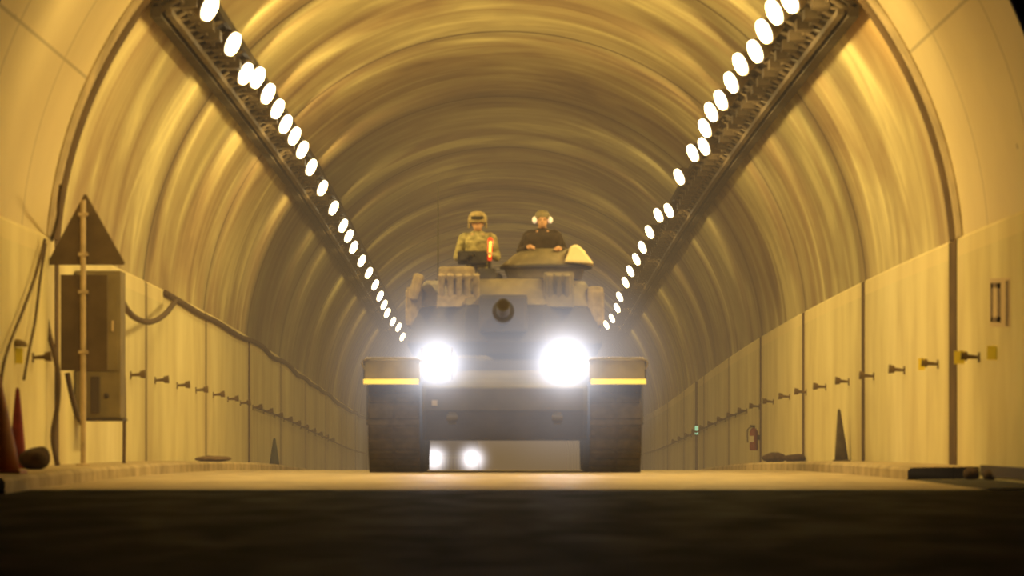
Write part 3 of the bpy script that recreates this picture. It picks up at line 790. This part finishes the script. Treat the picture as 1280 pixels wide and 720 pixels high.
# headlights
HL = [(546, 454, 0.235, 1.0), (706, 454, 0.295, 1.35)]
for px, py, rr, st in HL:
    v = P(px, py, TY)
    t = bpy.data.objects.new('headlight', None); COL.objects.link(t); t.parent = tank; t.location = (v.x, 0.10, v.z-TZ); t.empty_display_size = 0.1
    mb = MB(); mb.cyl((0, 0.0, 0), (0, 0.22, 0), 0.14, 0.08, 20); mb.box(-0.03, 0.03, 0.05, 0.4, -0.22, -0.05); mb.build('housing', M['tankdark'], t)
    mb = MB(); mb.cyl((0, -0.03, 0), (0, 0.0, 0), 0.125, 0.13, 24); mb.build('lens', M['headlamp'], t)
    g2 = MB(); g2.ell((0, 0, 0), 1.0, seg=24, rings=16)
    o = g2.build('halo', glow_mat('headlight_halo', (0.90, 0.90, 1.0), 13.5*st, 10.5, 0.30*st), t, smooth=True); o.location = (0, -0.12, 0.0); o.scale = (1.55, 1.55, 1.55)
    tag(o, 'white glare in the haze round the headlight')
    L = bpy.data.lights.new('headlight_beam', 'SPOT'); L.energy = 90; L.spot_size = math.radians(50); L.spot_blend = 0.8; L.shadow_soft_size = 0.1; L.color = (0.95, 0.93, 1)
    lo = bpy.data.objects.new('headlight_beam', L); COL.objects.link(lo); lo.location = (v.x, TY-0.06, v.z); lo.rotation_euler = Vector((0, -1, -0.10)).to_track_quat('-Z', 'Y').to_euler()
mb = MB()
for px in (546, 706):
    v = P(px, 454, TY)
    for q in (-1, 1):
        mb.tube([(v.x+q*0.19, 0.3, 1.2), (v.x+q*0.19, 0.06, 1.3), (v.x+q*0.19, 0.06, v.z-TZ+0.17), (v.x+q*0.19, 0.5, v.z-TZ+0.19)], 0.012, 6)
mb.build('headlight_guards', M['olive'], tank)
# tow hooks, travel details
mb = MB()
for sx in (-1, 1):
    mb.box(sx*0.62, sx*0.72, -0.02, 0.14, 0.62, 0.78); mb.cyl((sx*0.60, -0.03, 0.7), (sx*0.74, -0.03, 0.7), 0.045, n=12)
mb.build('tow_hooks', M['tankdark'], tank)
mb = MB(); mb.box(-0.93, -0.86, -0.01, 0.05, 0.86, 0.93); mb.build('small_lamp', M['chrome'], tank)
# driver's hatch on the glacis
mb = MB(); mb.lathe([(0.30, 0), (0.30, 0.06), (0.22, 0.10)], c=(-0.45, 1.75, 1.44), n=20); mb.build('driver_hatch', M['olive'], tank)
mb = MB(); mb.box(-0.9, 0.9, 1.15, 1.2, 1.34, 1.46); mb.build('splash_board', M['tankdark'], tank)
# turret
low = [(-0.55, 1.75), (0.55, 1.75), (1.32, 2.7), (1.30, 4.6), (1.10, 6.2), (-1.10, 6.2), (-1.30, 4.6), (-1.32, 2.7)]
up = [(-0.50, 2.25), (0.50, 2.25), (1.12, 2.95), (1.12, 4.5), (0.98, 6.1), (-0.98, 6.1), (-1.12, 4.5), (-1.12, 2.95)]
mid = [(x*1.0, y-0.04) for x, y in low]
def lerp_loop(f): return [(a[0]+(b[0]-a[0])*f, a[1]+(b[1]-a[1])*f) for a, b in zip(mid, up)]
hf = lerp_loop(0.62)
mb = MB(); mb.loft([[(x, y, 2.216) for x, y in hf], [(x, y, 2.52) for x, y in up], [(x*0.96, y+(0.05 if y < 4 else -0.05), 2.58) for x, y in up]])
mb.build('turret', M['olive2'], tank, bevel=0.02)
mb = MB(); mb.loft([[(x*0.94, y+0.1, 1.56) for x, y in low], [(x, y, 1.72) for x, y in mid], [(x, y, 2.215) for x, y in hf]])
tag(mb.build('turret_shaded_base', M['tankdark'], tank, bevel=0.02), 'lower turret armour with shade in its colour')  # shadow on the turret front put into a darker lower part

mb = MB(); mb.box(-0.34, 0.30, 1.55, 2.25, 1.84, 2.34, bev=0.05); mb.build('mantlet', M['tankdark'], tank)
mb = MB(); mb.cyl((-0.02, 1.6, 2.05), (-0.02, 0.2, 2.05), 0.115, 0.105, 20); mb.cyl((-0.02, 0.2, 2.05), (-0.02, -0.5, 2.05), 0.14, n=20); mb.cyl((-0.02, -0.5, 2.05), (-0.02, -2.6, 2.05), 0.088, 0.078, 20)
gb = mb.build('gun_barrel', M['tankdark'], tank, smooth=False)
mb = MB(); mb.cyl((-0.02, -2.605, 2.05), (-0.02, -2.60, 2.05), 0.055, n=20); mb.build('muzzle_bore', M['eye'], gb)
# smoke dischargers and boxes on the turret face
for sx, x0, nt_, m in ((-1, -0.84, 5, 'canvas'), (1, 0.60, 3, 'olive2')):
    mb = MB()
    for k in range(nt_):
        x = x0+0.115*k
        mb.cyl((x, 2.20, 2.26), (x, 2.02, 2.62), 0.045, n=12)
    mb.box(x0-0.06, x0+0.115*(nt_-1)+0.06, 2.12, 2.3, 2.2, 2.36)
    mb.build('smoke_discharger', M[m], tank)
mb = MB(); mb.box(-0.88, -0.40, 2.20, 2.7, 2.56, 2.74, bev=0.05); mb.build('stowage_roll', M['canvas'], tank)
mb = MB(); mb.box(0.52, 0.92, 2.15, 2.55, 2.18, 2.66, bev=0.03); mb.build('sight_box', M['olive2'], tank)
mb = MB(); mb.box(-0.36, -0.12, 2.30, 2.7, 2.45, 2.72, bev=0.02); mb.build('gunner_sight', M['tankdark'], tank)
for sx in (-1, 1):
    mb = MB(); mb.box(sx*1.10, sx*1.34, 2.75, 4.4, 1.95, 2.50, bev=0.08); mb.build('stowage_bag', M['canvas'], tank)
mb = MB(); mb.box(-1.26, -1.12, 2.45, 2.9, 2.30, 2.66, rot=(0, 0.25, 0), bev=0.05); mb.build('stowage_roll', M['canvas'], tank)
mb = MB()
for k in range(6):
    z = 1.85+0.14*k
    mb.tube([(-1.1, 6.15, z), (-1.1, 6.9, z), (1.1, 6.9, z), (1.1, 6.15, z)], 0.015, 6)
mb.build('rear_basket', M['olive'], tank)
mb = MB(); mb.cyl((-0.95, 5.6, 2.55), (-0.95, 5.6, 4.1), 0.012, 0.005, 8); mb.cyl((-0.95, 5.6, 2.55), (-0.95, 5.6, 2.72), 0.04, n=10); mb.build('antenna', M['tankdark'], tank)
# loader hatch ring, machine gun
mb = MB(); mb.lathe([(0.34, 0), (0.34, 0.10), (0.30, 0.14)], c=(-0.37, 3.35, 2.56), n=24); mb.build('loader_hatch', M['olive'], tank)
mb = MB(); mb.box(-0.64, -0.24, 2.85, 3.05, 2.80, 2.98, bev=0.02); mb.box(-0.60, -0.50, 2.55, 3.0, 2.84, 2.94); mb.cyl((-0.42, 2.95, 2.92), (-0.42, 1.95, 2.90), 0.022, n=12)
mb.cyl((-0.42, 2.95, 2.60), (-0.42, 2.95, 2.9), 0.035, n=10); mb.build('machine_gun', M['gunmetal'], tank, bevel=0.005)
# commander cupola: broad low dome with a pale canvas roll on its right
mb = MB(); mb.lathe([(0.50, -0.16), (0.55, -0.02), (0.60, 0.0), (0.60, 0.03), (0.36, 0.22), (0.33, 0.25)], c=(0.54, 3.35, 2.77), n=32); mb.build('cupola', M['olive2'], tank, smooth=False)
mb = MB(); mb.lathe([(0.63, 0.0), (0.63, 0.03), (0.55, 0.04)], c=(0.56, 3.35, 2.755), n=32); mb.build('cupola_rim', M['tankdark'], tank)
mb = MB(); mb.loft([[(0.80, 2.75, 2.82), (1.20, 2.75, 2.80), (1.06, 2.75, 2.99), (0.98, 2.75, 3.06), (0.90, 2.75, 3.05)],
                    [(0.80, 3.45, 2.82), (1.22, 3.45, 2.80), (1.08, 3.45, 3.0), (0.98, 3.45, 3.08), (0.88, 3.45, 3.06)]])
tag(mb.build('canvas_cover', M['palecanvas'], tank, smooth=False, bevel=0.03), 'pale canvas cover')
bpy.data.objects['canvas_cover']['label'] = 'pale cream canvas cover'

# ------------------------------------------------------------------ crew
def person(name, label, loc, face_to, arms, uniform, tilt=0.0):
    """standing figure 1.74 m tall, origin at the feet, facing -Y. arms: (shoulder side) -> elbow, wrist, finger direction"""
    t = thing(name, label, 'person', loc)
    b = MB(); c = MB()
    hc = Vector((tilt*0.5, -0.05, 1.60))
    # torso, hips, legs
    for sx in (-1, 1):
        b.caps((sx*0.10, 0, 0.92), (sx*0.11, -0.01, 0.50), 0.088, 0.060); b.caps((sx*0.11, -0.01, 0.50), (sx*0.11, 0.01, 0.09), 0.056, 0.038)
        b.ell((sx*0.11, -0.06, 0.04), (0.045, 0.13, 0.04))
        c.caps((sx*0.10, 0, 0.92), (sx*0.11, -0.01, 0.50), 0.105, 0.078); c.caps((sx*0.11, -0.01, 0.50), (sx*0.11, 0.01, 0.16), 0.075, 0.06)
    b.ell((0, 0, 0.98), (0.16, 0.11, 0.14)); b.ell((0, 0, 1.14), (0.145, 0.10, 0.17)); b.ell((0, -0.01, 1.32), (0.18, 0.115, 0.17))
    c.ell((0, 0, 0.98), (0.18, 0.13, 0.15)); c.ell((0, 0, 1.14), (0.18, 0.13, 0.19)); c.ell((0, -0.01, 1.30), (0.205, 0.145, 0.17))
    c.caps((-0.17, 0, 1.40), (0.17, 0, 1.40), 0.075, 0.075)
    b.caps((-0.15, 0, 1.40), (0.15, 0, 1.40), 0.06, 0.06)
    b.caps((0, 0, 1.40), hc-Vector((0, -0.03, 0.08)), 0.062, 0.056)
    c.lathe([(0.085, 0), (0.08, 0.05), (0.07, 0.055)], c=(0, -0.005, 1.44), n=18)
    # head
    b.ell(hc, (0.075, 0.095, 0.115)); b.ell(hc+Vector((0, -0.035, -0.05)), (0.058, 0.065, 0.062))
    b.caps(hc+Vector((0, -0.092, 0.0)), hc+Vector((0, -0.112, -0.028)), 0.010, 0.014)      # nose
    b.ell(hc+Vector((0, -0.085, -0.062)), (0.024, 0.018, 0.009))                              # mouth
    for sx in (-1, 1):
        b.ell(hc+Vector((sx*0.078, 0.005, -0.01)), (0.010, 0.02, 0.032)); b.ell(hc+Vector((sx*0.030, -0.082, 0.018)), (0.024, 0.016, 0.008))
    for sx, (el, wr, fd) in zip((-1, 1), arms):
        sh = Vector((sx*0.195, 0, 1.385)); el = Vector(el); wr = Vector(wr); fd = Vector(fd).normalized()
        b.caps(sh, el, 0.054, 0.040); b.caps(el, wr, 0.040, 0.027)
        c.caps(sh, el, 0.074, 0.058); c.caps(el, el.lerp(wr, 0.93), 0.056, 0.042)
        palm = wr+fd*0.055; sd = fd.cross(Vector((0, 0, 1)) if abs(fd.z) < 0.9 else Vector((0, 1, 0))).normalized()
        dn = sd.cross(fd).normalized()
        if dn.z > 0: dn = -dn
        b.ell(palm, (0.036, 0.036, 0.036)); b.caps(wr, wr+fd*0.085, 0.028, 0.030)
        for k, ln in enumerate((0.036, 0.042, 0.040, 0.032)):
            r = wr+fd*0.09+sd*(0.019*(k-1.5))
            m1 = r+fd*ln; m2 = m1+fd*ln*0.4+dn*ln*0.75; 
            b.caps(r, m1, 0.0095, 0.009); b.caps(m1, m2, 0.009, 0.0075)
        th = wr+fd*0.03+sd*0.03*(-sx); b.caps(th, th+fd*0.035+sd*0.02*(-sx)+dn*0.012, 0.012, 0.010); b.caps(th+fd*0.035+sd*0.02*(-sx)+dn*0.012, th+fd*0.06+dn*0.03, 0.010, 0.008)
    b.build('body', M['skin'], t, remesh=0.0075)
    c.build('uniform', uniform, t, remesh=0.014)
    e = MB()
    for sx in (-1, 1): e.ell(hc+Vector((sx*0.030, -0.087, 0.003)), (0.012, 0.008, 0.007))
    e.build('eyes', M['eye'], t)
    return t, hc
# loader, left in the picture
lp = P(597, 0, 51.75)
loader, hc = person('person', 'crew member in camouflage and helmet standing in the left tank hatch', (lp.x, TY+3.35, TZ+1.78), None,
    [((-0.27, -0.10, 1.13), (-0.20, -0.33, 1.12), (0.4, -1, -0.2)), ((0.26, -0.12, 1.13), (0.15, -0.36, 1.16), (0.15, -1, 0.1))], M['uniform'])
mb = MB(); mb.lathe([(0.128, -0.02), (0.132, 0.02), (0.125, 0.075), (0.09, 0.125), (0.03, 0.142)], c=(hc.x, hc.y+0.01, hc.z+0.02), n=24); mb.box(-0.08, 0.08, hc.y-0.155, hc.y-0.10, hc.z+0.005, hc.z+0.02)
mb.box(-0.13, -0.10, hc.y-0.03, hc.y+0.08, hc.z-0.07, hc.z+0.02, bev=0.01); mb.box(0.10, 0.13, hc.y-0.03, hc.y+0.08, hc.z-0.07, hc.z+0.02, bev=0.01)
mb.build('helmet', M['helmet'], loader, smooth=True)
mb = MB(); mb.box(-0.085, 0.085, hc.y-0.145, hc.y-0.125, hc.z+0.045, hc.z+0.085, bev=0.015); mb.build('goggles', M['goggle'], loader)
mb = MB(); mb.box(-0.17, 0.17, -0.185, -0.12, 1.02, 1.36, bev=0.03)
for k in (-1, 0, 1): mb.box(k*0.10-0.04, k*0.10+0.04, -0.23, -0.17, 1.06, 1.20, bev=0.015)
mb.build('chest_vest', M['uniform'], loader)
# commander, right in the picture
cp = P(678, 0, 51.75)
cmdr, hc = person('person', 'crew member in dark jacket with pale ear cups behind the right cupola', (cp.x, TY+3.35, TZ+1.82), None,
    [((-0.30, -0.06, 1.17), (-0.20, -0.27, 1.22), (0.6, -1, 0)), ((0.30, -0.06, 1.17), (0.24, -0.27, 1.20), (-0.5, -1, 0))], M['darkuni'])
mb = MB(); mb.lathe([(0.090, 0.0), (0.102, 0.03), (0.095, 0.08), (0.06, 0.115), (0.02, 0.125)], c=(hc.x, hc.y+0.01, hc.z+0.01), n=24); mb.build('helmet', M['olive2'], cmdr, smooth=True)
mb = MB()
for sx in (-1, 1): mb.ell((hc.x+sx*0.105, hc.y-0.01, hc.z+0.0), (0.034, 0.045, 0.048))
tag(mb.build('ear_cups', M['earcup'], cmdr, smooth=True), 'pale round ear cups')
mb = MB(); mb.box(-0.26, 0.26, -0.17, 0.12, 1.12, 1.42, bev=0.08); mb.build('jacket', M['darkuni'], cmdr, smooth=True)
# glowing baton in the loader's left hand
q = P(612, 312, TY+2.93)
t = thing('light_baton', 'short glowing red-orange light baton held upright by the left crew member', 'baton', (q.x, q.y, q.z-0.15))
mb = MB(); mb.caps((0, 0, 0.02), (0.01, 0, 0.28), 0.030, 0.036); mb.build('glowing_tube', M['baton'], t, smooth=True)
mb = MB(); mb.caps((0.002, -0.035, 0.06), (0.012, -0.035, 0.25), 0.016, 0.016); mb.build('bright_core', M['batoncore'], t, smooth=True)
mb = MB(); mb.cyl((0, 0, -0.12), (0, 0, 0.0), 0.022, n=14); mb.build('grip', M['gunmetal'], t)

# ------------------------------------------------------------------ second vehicle far behind
VY = 131.5
VX = -1.79
VZ = road(VY)
veh = thing('utility_vehicle', 'small vehicle with two white headlights following far behind the tank', 'vehicle', (VX, VY, VZ))
mb = MB()
mb.prism([(0.0, 0.45), (0.0, 1.15), (0.12, 1.22), (1.25, 1.30), (4.4, 1.32), (4.5, 1.2), (4.5, 0.45)], -0.92, 0.92); mb.build('body', M['jeep'], veh, bevel=0.04)
mb = MB(); mb.loft([[(-0.88, 1.25, 1.30), (0.88, 1.25, 1.30), (0.88, 4.35, 1.32), (-0.88, 4.35, 1.32)], [(-0.78, 1.75, 1.86), (0.78, 1.75, 1.86), (0.78, 4.2, 1.88), (-0.78, 4.2, 1.88)]]); cb = mb.build('cab', M['jeep'], veh, bevel=0.04)
mb = MB(); mb._new([(-0.76, 1.31, 1.37), (0.76, 1.31, 1.37), (0.68, 1.69, 1.81), (-0.68, 1.69, 1.81)], [(0, 1, 2, 3)]); o = mb.build('windscreen', M['glass'], cb); o.location = (0, -0.02, 0.01)
mb = MB(); mb.box(-0.95, 0.95, -0.12, 0.02, 0.45, 0.62, bev=0.02); mb.build('bumper', M['tankdark'], veh)
mb = MB()
for k in range(7): mb.box(-0.36+k*0.12-0.03, -0.36+k*0.12+0.03, -0.015, 0.02, 0.72, 1.08)
mb.build('grille', M['tankdark'], veh)
for sx in (-1, 1):
    for y in (0.85, 3.6):
        mb = MB(); mb.cyl((sx*0.70, y, 0.38), (sx*0.95, y, 0.38), 0.38, n=24); w = mb.build('wheel', M['rubber'], veh)
        mb = MB(); mb.cyl((sx*0.94, y, 0.38), (sx*0.965, y, 0.38), 0.2, n=18); mb.build('hub', M['jeep'], w)
for sx in (-1, 1):
    zz = CAM_H+(574-555)*-1*VY/F-VZ
    t = bpy.data.objects.new('headlight', None); COL.objects.link(t); t.parent = veh; t.location = (sx*0.65, -0.02, zz); t.empty_display_size = 0.1
    mb = MB(); mb.cyl((0, -0.03, 0), (0, 0.05, 0), 0.13, n=20); mb.build('lens', M['headlamp'], t)
    g2 = MB(); g2.ell((0, 0, 0), 1.0, seg=20, rings=12)
    o = g2.build('halo', glow_mat('far_headlight_halo', (0.97, 0.93, 1.0), 26, 4.4, 0.35), t, smooth=True); o.location = (0, -0.10, 0); o.scale = (0.95, 0.95, 0.95)
    tag(o, 'white glare in the haze round the headlight')

# ------------------------------------------------------------------ world, camera, look
wd = bpy.data.worlds.new('night'); S.world = wd; wd.use_nodes = True
wd.node_tree.nodes['Background'].inputs['Color'].default_value = (0.30, 0.22, 0.20, 1)
wd.node_tree.nodes['Background'].inputs['Strength'].default_value = 0.02
cam = bpy.data.cameras.new('camera'); co = bpy.data.objects.new('camera', cam); COL.objects.link(co)
co.location = (0, 0, CAM_H); co.rotation_euler = (PI/2, 0, 0)
cam.sensor_width = 36; cam.lens = F*36/1280; cam.shift_x = 9/1280; cam.shift_y = 195/1280
cam.clip_end = 600
cam.dof.use_dof = True; cam.dof.focus_distance = 250; cam.dof.aperture_fstop = 133.5/36
S.camera = co
S.view_settings.view_transform = 'Standard'; S.view_settings.look = 'None'; S.view_settings.exposure = 0
S.cycles.use_denoising = True
S.cycles.max_bounces = 6; S.cycles.diffuse_bounces = 4; S.cycles.glossy_bounces = 2
S.cycles.sample_clamp_indirect = 4.0
S.cycles.use_adaptive_sampling = False
